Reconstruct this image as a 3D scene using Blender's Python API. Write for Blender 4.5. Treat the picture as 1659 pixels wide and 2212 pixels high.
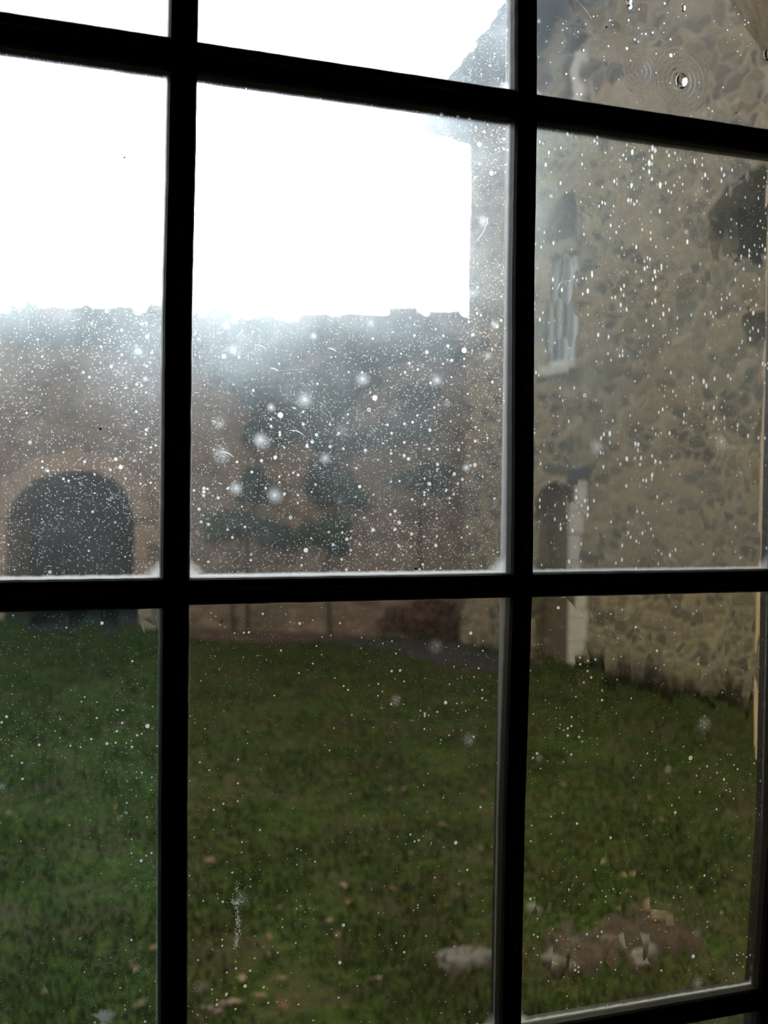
import bpy, bmesh, math, random
from mathutils import Vector, Matrix, noise
from mathutils.geometry import tessellate_polygon

for o in list(bpy.data.objects):
    bpy.data.objects.remove(o)
S = bpy.context.scene
COL = S.collection
rnd = random.Random(7)
PI = math.pi

# ------------------------------------------------------------------ camera
cam_d = bpy.data.cameras.new('camera')
cam = bpy.data.objects.new('camera', cam_d)
COL.objects.link(cam)
cam_d.sensor_fit = 'VERTICAL'
cam_d.sensor_height = 36.0
cam_d.sensor_width = 27.0
cam_d.lens = 34.99
cam_d.clip_start = 0.01
cam_d.clip_end = 400
yaw, pitch, roll = 0.31802, -0.02180, 0.01314
fwd = Vector((math.sin(yaw)*math.cos(pitch), math.cos(yaw)*math.cos(pitch), math.sin(pitch)))
rt = fwd.cross(Vector((0, 0, 1))).normalized()
up = rt.cross(fwd)
r2 = rt*math.cos(roll) + up*math.sin(roll)
u2 = up*math.cos(roll) - rt*math.sin(roll)
cam.matrix_world = Matrix(((r2.x, u2.x, -fwd.x, 0), (r2.y, u2.y, -fwd.y, 0), (r2.z, u2.z, -fwd.z, 3.0), (0, 0, 0, 1)))
cam_d.dof.use_dof = True
cam_d.dof.focus_distance = 0.66
cam_d.dof.aperture_fstop = 8.5
S.camera = cam

# ------------------------------------------------------------------ sky and exposure
S.view_settings.view_transform = 'Standard'
S.view_settings.look = 'None'
S.view_settings.exposure = 0.0
S.view_settings.gamma = 1.0
S.view_settings.use_curve_mapping = False
SKY_BASE = 1.25
SKY_GLOW = 9.0
world = bpy.data.worlds.new('sky')
S.world = world
world.use_nodes = True
wt = world.node_tree
wt.nodes.clear()
wo = wt.nodes.new('ShaderNodeOutputWorld')
wb = wt.nodes.new('ShaderNodeBackground')
tc = wt.nodes.new('ShaderNodeTexCoord')
dt = wt.nodes.new('ShaderNodeVectorMath'); dt.operation = 'DOT_PRODUCT'
gd = Vector((0.0, 0.93, 0.36)).normalized()
dt.inputs[1].default_value = gd
nrm = wt.nodes.new('ShaderNodeVectorMath'); nrm.operation = 'NORMALIZE'
mx = wt.nodes.new('ShaderNodeMath'); mx.operation = 'MAXIMUM'; mx.inputs[1].default_value = 0.0
pw = wt.nodes.new('ShaderNodeMath'); pw.operation = 'POWER'; pw.inputs[1].default_value = 7.0
ml = wt.nodes.new('ShaderNodeMath'); ml.operation = 'MULTIPLY_ADD'; ml.inputs[1].default_value = SKY_GLOW; ml.inputs[2].default_value = SKY_BASE
wt.links.new(tc.outputs['Generated'], nrm.inputs[0])
wt.links.new(nrm.outputs[0], dt.inputs[0])
wt.links.new(dt.outputs['Value'], mx.inputs[0])
wt.links.new(mx.outputs[0], pw.inputs[0])
wt.links.new(pw.outputs[0], ml.inputs[0])
wt.links.new(ml.outputs[0], wb.inputs['Strength'])
wb.inputs['Color'].default_value = (0.90, 0.96, 1.0, 1)
wt.links.new(wb.outputs[0], wo.inputs[0])

# ------------------------------------------------------------------ helpers
def link(name, me, m=None, parent=None, loc=None):
    o = bpy.data.objects.new(name, me)
    COL.objects.link(o)
    if m is not None and me is not None:
        for k in (m if isinstance(m, (list, tuple)) else [m]):
            me.materials.append(k)
    if parent: o.parent = parent
    if loc is not None: o.location = loc
    return o

def bm_obj(name, bm, m, parent=None, smooth=False, loc=None):
    bmesh.ops.recalc_face_normals(bm, faces=bm.faces)
    me = bpy.data.meshes.new(name)
    if smooth:
        for f in bm.faces: f.smooth = True
    bm.to_mesh(me); bm.free()
    return link(name, me, m, parent, loc)

def raw_obj(name, vs, fs, m, parent=None, smooth=False, loc=None):
    me = bpy.data.meshes.new(name)
    me.from_pydata([tuple(v) for v in vs], [], fs)
    if smooth: me.polygons.foreach_set('use_smooth', [True]*len(fs))
    me.update()
    return link(name, me, m, parent, loc)

def tag(o, label=None, cat=None, group=None, kind=None):
    if label: o['label'] = label
    if cat: o['category'] = cat
    if group: o['group'] = group
    if kind: o['kind'] = kind
    return o

def empty(name, loc=(0, 0, 0)):
    o = bpy.data.objects.new(name, None)
    COL.objects.link(o); o.location = loc
    o.empty_display_size = 0.2
    return o

class NT:
    """small node-building helper"""
    def __init__(s, name):
        s.m = bpy.data.materials.new(name); s.m.use_nodes = True
        s.t = s.m.node_tree; s.t.nodes.clear()
        s.out = s.n('ShaderNodeOutputMaterial')
    def n(s, k, **kw):
        x = s.t.nodes.new(k)
        for a, b in kw.items(): setattr(x, a, b)
        return x
    def put(s, sock, v):
        if v is None: return
        if hasattr(v, 'is_linked') or isinstance(v, bpy.types.NodeSocket): s.t.links.new(v, sock)
        else: sock.default_value = v
    def math(s, op, a, b=None, c=None, clamp=False):
        x = s.n('ShaderNodeMath', operation=op); x.use_clamp = clamp
        s.put(x.inputs[0], a); s.put(x.inputs[1], b); s.put(x.inputs[2], c)
        return x.outputs[0]
    def vec(s, op, a, b=None, out=0):
        x = s.n('ShaderNodeVectorMath', operation=op)
        s.put(x.inputs[0], a)
        if b is not None:
            if op == 'SCALE': s.put(x.inputs['Scale'], b)
            else: s.put(x.inputs[1], b)
        return x.outputs[out]
    def obj(s): return s.n('ShaderNodeTexCoord').outputs['Object']
    def mapping(s, v, loc=(0, 0, 0), sc=(1, 1, 1), rot=(0, 0, 0)):
        x = s.n('ShaderNodeMapping'); s.put(x.inputs['Vector'], v)
        x.inputs['Location'].default_value = loc; x.inputs['Scale'].default_value = sc; x.inputs['Rotation'].default_value = rot
        return x.outputs[0]
    def noise(s, v, scale, detail=3, rough=0.55, dist=0.0, color=False):
        x = s.n('ShaderNodeTexNoise'); s.put(x.inputs['Vector'], v)
        x.inputs['Scale'].default_value = scale; x.inputs['Detail'].default_value = detail
        x.inputs['Roughness'].default_value = rough; x.inputs['Distortion'].default_value = dist
        return x.outputs['Color'] if color else x.outputs[0]
    def voro(s, v, scale, feature='F1', rand=1.0):
        x = s.n('ShaderNodeTexVoronoi', feature=feature); s.put(x.inputs['Vector'], v)
        x.inputs['Scale'].default_value = scale; x.inputs['Randomness'].default_value = rand
        return x
    def ramp(s, f, stops, interp='LINEAR'):
        x = s.n('ShaderNodeValToRGB'); s.put(x.inputs[0], f)
        x.color_ramp.interpolation = interp
        e = x.color_ramp.elements
        while len(e) < len(stops): e.new(0.5)
        for k, (p, c) in enumerate(stops):
            e[k].position = p
            e[k].color = (c, c, c, 1) if not isinstance(c, (tuple, list)) else (*c, 1)
        return x.outputs[0]
    def mapr(s, v, a, b, c=0.0, d=1.0, smooth=False):
        x = s.n('ShaderNodeMapRange'); x.clamp = True
        if smooth: x.interpolation_type = 'SMOOTHSTEP'
        s.put(x.inputs[0], v); s.put(x.inputs[1], a); s.put(x.inputs[2], b); s.put(x.inputs[3], c); s.put(x.inputs[4], d)
        return x.outputs[0]
    def mixc(s, f, a, b, mode='MIX'):
        x = s.n('ShaderNodeMix', data_type='RGBA', blend_type=mode)
        s.put(x.inputs[0], f); s.put(x.inputs[6], a if not isinstance(a, tuple) else (*a, 1)[:4]); s.put(x.inputs[7], b if not isinstance(b, tuple) else (*b, 1)[:4])
        return x.outputs[2]
    def mixs(s, f, a, b):
        x = s.n('ShaderNodeMixShader'); s.put(x.inputs[0], f)
        s.t.links.new(a, x.inputs[1]); s.t.links.new(b, x.inputs[2])
        return x.outputs[0]
    def bump(s, h, strength=1.0, dist=0.01, normal=None):
        x = s.n('ShaderNodeBump'); s.put(x.inputs['Height'], h)
        x.inputs['Strength'].default_value = strength; x.inputs['Distance'].default_value = dist
        if normal is not None: s.put(x.inputs['Normal'], normal)
        return x.outputs[0]
    def princ(s, col, rough=0.8, normal=None, spec=0.3):
        x = s.n('ShaderNodeBsdfPrincipled')
        s.put(x.inputs['Base Color'], (*col, 1) if isinstance(col, tuple) and len(col) == 3 else col)
        s.put(x.inputs['Roughness'], rough); s.put(x.inputs['Specular IOR Level'], spec)
        if normal is not None: s.put(x.inputs['Normal'], normal)
        return x.outputs[0]
    def done(s, sh):
        s.t.links.new(sh, s.out.inputs['Surface']); return s.m

# ------------------------------------------------------------------ materials of the place
def rubble_mat(name, stops, mortar, scale=3.2, mortar_w=0.06, bumpd=0.03, squash=1.7, plane_rot=0.0, stain=0.5):
    t = NT(name)
    v = t.mapping(t.obj(), rot=(0, 0, plane_rot))
    wob = t.vec('SCALE', t.noise(v, 2.3, 2, color=True), 0.30)
    v2 = t.vec('ADD', t.mapping(v, sc=(1, 1, squash)), wob)
    vo = t.voro(v2, scale, 'F1', 0.85)
    ed = t.voro(v2, scale, 'DISTANCE_TO_EDGE', 0.85).outputs['Distance']
    sep = t.n('ShaderNodeSeparateColor'); t.put(sep.inputs[0], vo.outputs['Color'])
    col = t.ramp(sep.outputs[0], stops)
    grain = t.noise(v, 14, 5, 0.65)
    col = t.mixc(0.45, col, t.ramp(grain, [(0.25, (0.35, 0.33, 0.30)), (0.8, (1.5, 1.45, 1.4))]), 'MULTIPLY')
    st = t.mapr(t.noise(v, 0.55, 4, 0.6), 0.38, 0.68, 0, stain)
    col = t.mixc(st, col, (0.07, 0.065, 0.05, 1))
    mw = t.mapr(ed, mortar_w*0.3, mortar_w*1.4, 0, 1, True)
    col = t.mixc(mw, (*mortar, 1), col)
    h = t.math('ADD', t.math('MULTIPLY', mw, 1.0), t.math('MULTIPLY', grain, 0.5))
    return t.done(t.princ(col, 0.92, t.bump(h, 0.9, bumpd), 0.15))

M_far = rubble_mat('rubble_far_wall', [(0.0, (0.18, 0.13, 0.10)), (0.35, (0.27, 0.19, 0.14)), (0.7, (0.36, 0.255, 0.185)), (1.0, (0.21, 0.165, 0.14))], (0.26, 0.19, 0.145), 2.6, stain=0.3)
M_tower = rubble_mat('rubble_tower', [(0.0, (0.12, 0.105, 0.09)), (0.22, (0.17, 0.145, 0.115)), (0.36, (0.26, 0.21, 0.145)), (0.6, (0.37, 0.285, 0.18)), (0.78, (0.30, 0.235, 0.155)), (0.88, (0.16, 0.135, 0.11)), (1.0, (0.23, 0.155, 0.10))], (0.37, 0.30, 0.215), 3.1, 0.085, 0.03, 1.5, 1.28, 0.25)
M_own = rubble_mat('rubble_own_wall', [(0.0, (0.25, 0.2, 0.13)), (1.0, (0.4, 0.3, 0.18))], (0.35, 0.28, 0.18), 3.0)

def stone_mat(name, c, var=0.35, scale=6, bumpd=0.01):
    t = NT(name)
    v = t.obj()
    g = t.noise(v, scale, 5, 0.65)
    col = t.mixc(var, (*c, 1), t.ramp(g, [(0.3, tuple(k*0.35 for k in c)), (0.7, tuple(min(1, k*1.5) for k in c))]))
    return t.done(t.princ(col, 0.88, t.bump(g, 0.7, bumpd), 0.2))
M_jamb = stone_mat('dressed_pinkish_stone', (0.38, 0.26, 0.185))
M_pale = stone_mat('pale_dressed_stone', (0.56, 0.50, 0.44), 0.2)
M_ochre = stone_mat('ochre_reveal_stone', (0.26, 0.17, 0.08), 0.6, 14, 0.012)
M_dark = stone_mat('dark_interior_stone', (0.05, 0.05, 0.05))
M_slate = stone_mat('slate', (0.06, 0.075, 0.10), 0.4, 8)
M_dark_ground = stone_mat('dark_ground', (0.045, 0.040, 0.040), 0.7, 5, 0.02)
M_soil = stone_mat('pinkish_bed_soil', (0.10, 0.06, 0.05), 0.6, 4, 0.02)
M_bare = stone_mat('bare_brown_earth', (0.060, 0.038, 0.022), 0.8, 5, 0.02)
M_timber = stone_mat('weathered_door_timber', (0.13, 0.095, 0.07), 0.5, 9, 0.004)
M_brownrock = stone_mat('brown_field_stone', (0.15, 0.10, 0.07), 0.6, 18, 0.01)
M_whitepaint = stone_mat('weathered_white_paint', (0.58, 0.60, 0.62), 0.2, 20, 0.002)
M_room = stone_mat('dark_room_plaster', (0.035, 0.028, 0.022), 0.4, 3)
M_darkgreen = stone_mat('dark_frame', (0.02, 0.022, 0.022), 0.3, 9)
M_rock = stone_mat('field_stone', (0.16, 0.14, 0.12), 0.6, 18, 0.01)
M_pebble = stone_mat('pink_pebble', (0.26, 0.17, 0.155), 0.4, 30, 0.005)

def pane_glass_dark():
    t = NT('dark_leaded_pane')
    return t.done(t.princ((0.02, 0.03, 0.035), 0.12, t.bump(t.noise(t.obj(), 3, 2), 0.3, 0.02), 0.6))
M_dpane = pane_glass_dark()

def lawn_mat():
    t = NT('lawn_turf')
    v = t.obj()
    n1 = t.noise(v, 0.9, 4, 0.6); n2 = t.noise(t.mapping(v, sc=(1, 1.6, 1)), 5.5, 4, 0.6); n3 = t.noise(v, 2.2, 3, 0.6, 0.5)
    col = t.ramp(n2, [(0.30, (0.014, 0.024, 0.005)), (0.5, (0.036, 0.054, 0.009)), (0.72, (0.072, 0.086, 0.016))])
    dry = t.mapr(t.math('MULTIPLY', n1, n3), 0.24, 0.36)
    col = t.mixc(t.math('MULTIPLY', dry, 0.75), col, (0.070, 0.056, 0.026, 1))
    bare = t.mapr(t.noise(v, 3.3, 3, 0.5, 0.8), 0.55, 0.68)
    col = t.mixc(t.math('MULTIPLY', bare, 0.6), col, (0.04, 0.03, 0.022, 1))
    return t.done(t.princ(col, 0.95, t.bump(n2, 0.8, 0.05), 0.05))
M_lawn = lawn_mat()

def blade_mat():
    t = NT('grass_blades')
    v = t.obj()
    n1 = t.noise(v, 1.1, 4, 0.6); n2 = t.noise(t.mapping(v, sc=(0.6, 1.2, 1)), 3.6, 4, 0.7)
    col = t.ramp(n2, [(0.3, (0.014, 0.026, 0.005)), (0.5, (0.038, 0.062, 0.009)), (0.72, (0.088, 0.105, 0.020))])
    col = t.mixc(t.mapr(n1, 0.42, 0.64, 0, 0.8), col, (0.100, 0.080, 0.032, 1))
    n3 = t.noise(t.mapping(v, sc=(0.8, 1.5, 1)), 2.1, 5, 0.7, 0.6)
    col = t.mixc(t.mapr(n3, 0.50, 0.66, 0, 0.85), col, (0.028, 0.021, 0.012, 1))
    col = t.mixc(t.mapr(n3, 0.30, 0.42, 0.7, 0.0), col, (0.045, 0.085, 0.018, 1))
    return t.done(t.princ(col, 0.8, None, 0.1))
M_blade = blade_mat()

def leaf_mat(name, a, b):
    t = NT(name)
    col = t.ramp(t.noise(t.obj(), 2.5, 3), [(0.3, a), (0.7, b)])
    return t.done(t.princ(col, 0.6, None, 0.25))
M_ivy = leaf_mat('ivy_leaf', (0.014, 0.034, 0.020), (0.045, 0.070, 0.034))
M_bush = leaf_mat('wallflower_leaf', (0.06, 0.035, 0.02), (0.11, 0.04, 0.03))
M_added_weed = leaf_mat('added_weed_leaf', (0.022, 0.026, 0.010), (0.060, 0.048, 0.022))
M_deadleaf = leaf_mat('dead_leaf', (0.17, 0.085, 0.035), (0.26, 0.16, 0.08))
M_stem = stone_mat('woody_stem', (0.06, 0.045, 0.03), 0.4, 10)

# ------------------------------------------------------------------ structure: ground
def ground():
    bm = bmesh.new()
    nx, ny = 150, 170
    x0, x1, y0, y1 = -26.0, 30.0, 0.2, 60.0
    grid = []
    for j in range(ny+1):
        row = []
        fy = j/ny; y = y0+(y1-y0)*fy**1.6
        for i in range(nx+1):
            x = x0+(x1-x0)*i/nx
            n = noise.noise(Vector((x*0.35, y*0.35, 0)))*0.06 + noise.noise(Vector((x*1.3, y*1.3, 4)))*0.03
            row.append(bm.verts.new((x, y, n)))
        grid.append(row)
    for j in range(ny):
        for i in range(nx):
            bm.faces.new((grid[j][i], grid[j][i+1], grid[j+1][i+1], grid[j+1][i]))
    o = bm_obj('lawn', bm, M_lawn, smooth=True)
    return tag(o, 'mottled green and brown castle lawn seen through the window', 'lawn', kind='structure')
lawn = ground()
def gz(x, y):
    return noise.noise(Vector((x*0.35, y*0.35, 0)))*0.06 + noise.noise(Vector((x*1.3, y*1.3, 4)))*0.03

# ------------------------------------------------------------------ wall plates with holes
def plate(name, A, d, outline, holes, thick, m, parent=None, jitter=0.0, hole_mats=None):
    """outline, holes: (s, z) polygons on the plane through A along d; thick goes to the side away from the camera"""
    A = Vector((A[0], A[1], 0)); d = Vector((d[0], d[1], 0)).normalized()
    nb = Vector((-d.y, d.x, 0))
    if nb.dot(Vector((A.x, A.y, 0)) + d*4) < 0: nb = -nb
    polys = [outline]+holes
    vs, fs = [], []
    flat = [p for q in polys for p in q]
    for s, z in flat: vs.append(A+d*s+Vector((0, 0, z)))
    for s, z in flat: vs.append(A+d*s+Vector((0, 0, z))+nb*thick)
    N = len(flat)
    for tr in tessellate_polygon([[Vector((s, z, 0)) for s, z in q] for q in polys]):
        fs.append(tuple(tr)); fs.append(tuple(N+k for k in reversed(tr)))
    b = 0
    for q in polys:
        n = len(q)
        for i in range(n):
            a, c = b+i, b+(i+1) % n
            fs.append((a, c, c+N, a+N))
        b += n
    bm = bmesh.new()
    bv = [bm.verts.new(v) for v in vs]
    for f in fs:
        try: bm.faces.new([bv[k] for k in f])
        except ValueError: pass
    return bm_obj(name, bm, m, parent)

def block(bm, A, d, s0, s1, z0, z1, out, inn, bev=0.02, jit=0.0):
    """a stone block on a wall plane: sticks out by out, goes in by inn"""
    A = Vector((A[0], A[1], 0)); d = Vector((d[0], d[1], 0)).normalized()
    nb = Vector((-d.y, d.x, 0))
    if nb.dot(A+d*4) < 0: nb = -nb
    vs = []
    for w, e in ((-out, bev), (-out+bev, 0), (inn, 0)):
        for (s, z) in ((s0+e, z0+e), (s1-e, z0+e), (s1-e, z1-e), (s0+e, z1-e)):
            vs.append(bm.verts.new(A+d*(s+rnd.uniform(-jit, jit))+nb*w+Vector((0, 0, z+rnd.uniform(-jit, jit)))))
    bm.faces.new(vs[0:4]); bm.faces.new(vs[8:12][::-1])
    for k in (0, 4):
        for i in range(4):
            bm.faces.new((vs[k+i], vs[k+(i+1) % 4], vs[k+4+(i+1) % 4], vs[k+4+i]))

# ------------------------------------------------------------------ the far courtyard wall with its gate arch
FA, FD = (-1.1, 22.4), (0.92, -0.393)
far = empty('courtyard_wall', (-1.1, 22.4, 0))
tag(far, 'long rough brown stone wall with a dark arched gateway closing off the lawn', 'wall')
inv = Matrix.Translation((1.1, -22.4, 0))
def into(parent, o):
    """parent without moving"""
    o.parent = parent
    o.matrix_parent_inverse = Matrix.Translation(-parent.location)
    return o
arch = [(0.12, -0.3), (0.10, 2.3), (0.28, 2.78), (0.62, 3.08), (1.1, 3.26), (1.6, 3.34), (2.1, 3.31), (2.5, 3.1), (2.76, 2.78), (2.88, 2.3), (2.9, -0.3)]
top = []
s = -9.0
while s < 11.8:
    top.append((s, 6.62+0.10*math.sin(s*0.9)+rnd.uniform(-0.09, 0.09)-0.012*s)); s += rnd.uniform(0.22, 0.5)
outline = [(-9.0, -0.4)]+[(11.8, -0.4)]+list(reversed(top))
into(far, plate('masonry', FA, FD, outline, [arch[::-1]], 1.1, M_far))
# voussoirs and jamb stones round the arch
pts = arch[1:-1]
ctr = Vector((1.5, 2.0))
bmj = None
for side, s0, sg in (('l', 0.11, -1), ('r', 2.89, 1)):
    z = 0.0
    k = 0
    while z < 2.15:
        h = rnd.uniform(0.30, 0.42)
        w = 0.52 if k % 2 else 0.34
        bm = bmesh.new()
        block(bm, FA, FD, min(s0, s0+sg*w), max(s0, s0+sg*w), z, min(z+h, 2.3)-0.015, 0.05, 0.5, 0.02, 0.008)
        into(far, bm_obj('jamb_stone', bm, M_jamb))
        z += h; k += 1
nv = 11
def arch_at(t):
    L = [0]
    for a, b in zip(pts, pts[1:]): L.append(L[-1]+math.dist(a, b))
    x = t*L[-1]
    for i in range(len(pts)-1):
        if x <= L[i+1]+1e-9:
            f = (x-L[i])/(L[i+1]-L[i])
            return Vector((pts[i][0]+(pts[i+1][0]-pts[i][0])*f, pts[i][1]+(pts[i+1][1]-pts[i][1])*f))
A3 = Vector((FA[0], FA[1], 0)); D3 = Vector((FD[0], FD[1], 0)).normalized(); N3 = Vector((-D3.y, D3.x, 0))
for k in range(nv):
    a, b = arch_at((k+0.03)/nv), arch_at((k+0.97)/nv)
    ext = 0.38+0.06*(k % 2)
    qa, qb = a+(a-ctr).normalized()*ext, b+(b-ctr).normalized()*ext
    bm = bmesh.new()
    vv = []
    for w in (-0.06, 0.5):
        for q in (a, b, qb, qa): vv.append(bm.verts.new(A3+D3*q.x+N3*w+Vector((0, 0, q.y))))
    bm.faces.new(vv[:4]); bm.faces.new(vv[4:][::-1])
    for i in range(4): bm.faces.new((vv[i], vv[(i+1) % 4], vv[4+(i+1) % 4], vv[4+i]))
    into(far, bm_obj('voussoir', bm, M_jamb))
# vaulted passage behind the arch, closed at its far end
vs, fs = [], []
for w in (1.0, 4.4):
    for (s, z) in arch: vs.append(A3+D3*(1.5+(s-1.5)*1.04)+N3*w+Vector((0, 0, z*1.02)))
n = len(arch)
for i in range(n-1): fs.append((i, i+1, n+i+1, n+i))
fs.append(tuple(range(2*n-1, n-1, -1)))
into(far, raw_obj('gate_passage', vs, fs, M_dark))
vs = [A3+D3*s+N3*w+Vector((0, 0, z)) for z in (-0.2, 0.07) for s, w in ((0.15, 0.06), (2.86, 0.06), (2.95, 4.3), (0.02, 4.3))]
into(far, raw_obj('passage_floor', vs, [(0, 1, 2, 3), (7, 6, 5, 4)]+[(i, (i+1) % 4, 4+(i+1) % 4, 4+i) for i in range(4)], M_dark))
# short capping stones left standing along the ragged top
s = -6.0
while s < 9.4:
    w = rnd.uniform(0.4, 0.75)
    if rnd.random() < 0.7:
        bm = bmesh.new()
        zt = 6.60-0.012*s+0.10*math.sin(s*0.9)
        block(bm, FA, FD, s, s+w, zt-0.10, zt+rnd.uniform(0.05, 0.16), 0.04, 0.8, 0.03, 0.03)
        into(far, bm_obj('coping_stone', bm, M_far))
    s += w+rnd.uniform(0.02, 0.5)

# ------------------------------------------------------------------ the gabled stone building on the right
RA, RD = (7.64, 18.1), (0.289, -0.957)
R3 = Vector((RA[0], RA[1], 0)); RD3 = Vector((RD[0], RD[1], 0)).normalized(); RN = Vector((-RD3.y, RD3.x, 0))
if RN.x < 0: RN = -RN
bld = empty('stone_building', (RA[0], RA[1], 0))
tag(bld, 'tall gabled rubble stone building with slate roof on the right of the lawn', 'building')
door = [(2.0, -0.3), (2.0, 2.75), (2.12, 3.05), (2.4, 3.22), (2.62, 3.22), (2.9, 3.05), (2.92, -0.3)]
win2 = [(2.22, 5.25), (2.22, 8.0), (2.5, 8.22), (2.86, 8.15), (2.86, 5.25)]
win3 = [(2.40, 9.75), (2.36, 10.55), (2.62, 10.95), (2.92, 10.75), (2.92, 9.75)]
win4 = [(5.75, 6.55), (5.62, 7.15), (6.0, 7.55), (6.55, 7.72), (7.0, 7.4), (7.0, 6.45), (6.4, 6.35)]
putlog = [(6.22, 5.18), (6.22, 5.68), (6.75, 5.68), (6.75, 5.15)]
LEN = 13.2
outl = [(0, -0.4), (LEN, -0.4), (LEN, 11.2), (6.6, 13.3), (0.0, 10.02)]
into(bld, plate('gable_wall', RA, RD, outl, [door[::-1], win2[::-1], win3[::-1], win4[::-1], putlog[::-1]], 0.55, M_tower))
def quad_box(name, s0, s1, w0, w1, z0, z1, m):
    vs = []
    for w in (w0, w1):
        for s, z in ((s0, z0), (s1, z0), (s1, z1), (s0, z1)): vs.append(R3+RD3*s+RN*w+Vector((0, 0, z)))
    fs = [(0, 1, 2, 3), (7, 6, 5, 4)]+[(i, (i+1) % 4, 4+(i+1) % 4, 4+i) for i in range(4)]
    return into(bld, raw_obj(name, vs, fs, m))
quad_box('side_wall', 0.0, 0.55, 0.55, 7.5, -0.4, 9.95, M_tower)
quad_box('rear_wall', 0.55, LEN, 7.0, 7.5, -0.4, 9.95, M_tower)
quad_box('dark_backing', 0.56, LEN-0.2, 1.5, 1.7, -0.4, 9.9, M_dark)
# quoins at the far corner
z = 0.0; k = 0
while z < 9.7:
    h = rnd.uniform(0.34, 0.48)
    bm = bmesh.new()
    block(bm, RA, RD, -0.03, 0.62 if k % 2 else 0.36, z, min(z+h, 9.9)-0.015, 0.03, 0.4, 0.02, 0.01)
    into(bld, bm_obj('quoin', bm, M_tower))
    z += h; k += 1
# roof with a wide verge overhang: two slopes of slate over the gable
def roof_slope(sa, za, sb, zb):
    e = 0.30
    vs = []
    for w in (-0.92, 7.9):
        for (s, z) in ((sa, za), (sb, zb), (sb, zb+e), (sa, za+e)):
            vs.append(R3+RD3*s+RN*w+Vector((0, 0, z)))
    fs = [(0, 1, 2, 3), (7, 6, 5, 4)]+[(i, (i+1) % 4, 4+(i+1) % 4, 4+i) for i in range(4)]
    rf = into(bld, raw_obj('roof_slope', vs, fs, M_slate))
    # slates with ragged ends lying on the slope, over the verge
    bm = bmesh.new()
    L = math.dist((sa, za), (sb, zb)); nrow = int(L/0.22)
    for r in range(nrow):
        for c in range(3):
            f0, f1 = (r)/nrow, (r+1.35)/nrow
            w0 = -1.02+c*0.42+rnd.uniform(-0.07, 0.04); w1 = w0+0.42
            vv = []
            for f, w, dz in ((f0, w0, 0.045), (f1, w0, 0.0), (f1, w1, 0.0), (f0, w1, 0.045)):
                vv.append(bm.verts.new(R3+RD3*(sa+(sb-sa)*f)+RN*w+Vector((0, 0, za+(zb-za)*f+e+dz+0.02))))
            ww = [bm.verts.new(v.co+Vector((0, 0, -0.02))) for v in vv]
            bm.faces.new(vv); bm.faces.new(ww[::-1])
            for i in range(4): bm.faces.new((vv[i], vv[(i+1) % 4], ww[(i+1) % 4], ww[i]))
    into(bld, bm_obj('verge_slates', bm, M_slate))
roof_slope(-0.30, 9.86, 6.6, 13.35)
roof_slope(LEN+0.3, 10.9, 6.6, 13.35)
# door: dressed right jamb, thin left jamb, dark lintel, timber leaf
dr = bmesh.new(); block(dr, RA, RD, 2.03, 2.9, 0.0, 3.15, -0.30, 0.36, 0.01); into(bld, bm_obj('door', dr, M_timber))
z = 0.1; k = 0
while z < 3.15:
    h = rnd.uniform(0.36, 0.5)
    bm = bmesh.new(); block(bm, RA, RD, 2.90, 3.2+0.05*(k % 2), z, min(z+h, 3.2)-0.01, 0.07, 0.3, 0.015, 0.006)
    into(bld, bm_obj('door_jamb_stone', bm, M_pale)); z += h; k += 1
bm = bmesh.new(); block(bm, RA, RD, 2.75, 3.34, 3.24, 3.5, 0.10, 0.3, 0.02, 0.01); into(bld, bm_obj('lintel_stone', bm, M_slate))
# tall window: white frame below, dark upper light, stone transom
bm = bmesh.new(); block(bm, RA, RD, 2.18, 2.92, 7.16, 7.40, 0.08, 0.3, 0.02, 0.01); into(bld, bm_obj('window_transom', bm, M_tower))
def frame_window(s0, s1, z0, z1, m, n=1):
    w = into(bld, empty('window', (RA[0], RA[1], 0)))
    w.location = (0, 0, 0); w.matrix_parent_inverse = Matrix.Identity(4)
    def bar(name, a, b, c, e, mm, i0, i1):
        bm = bmesh.new(); block(bm, (0, 0), RD, a, b, c, e, -i0, i1, 0.005)
        o = bm_obj(name, bm, mm, w); return o
    # the block helper works round the origin here: the window empty sits at the wall corner
    bar('stile', s0, s0+0.09, z0, z1, m, 0.10, 0.2)
    bar('stile', s1-0.16, s1, z0, z1, m, 0.04, 0.2)
    bar('rail', s0+0.09, s1-0.16, z1-0.07, z1, m, 0.10, 0.2)
    bar('rail', s0+0.09, s1-0.16, z0, z0+0.08, m, 0.10, 0.2)
    c = (s0+s1)/2-0.03
    bar('glazing_bar', c-0.02, c+0.02, z0+0.08, z1-0.07, m, 0.11, 0.19)
    bar('pane', s0+0.05, s1-0.1, z0+0.05, z1-0.05, M_dpane, 0.145, 0.15)
frame_window(2.25, 2.86, 5.27, 7.14, M_whitepaint)
bm = bmesh.new(); block(bm, RA, RD, 2.72, 2.96, 9.1, 10.6, 0.06, 0.3, 0.02, 0.01); into(bld, bm_obj('window_jamb_stone', bm, M_pale))
bm = bmesh.new(); block(bm, RA, RD, 2.1, 3.0, 5.08, 5.26, 0.10, 0.3, 0.02, 0.01); into(bld, bm_obj('window_sill', bm, M_pale))

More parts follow.
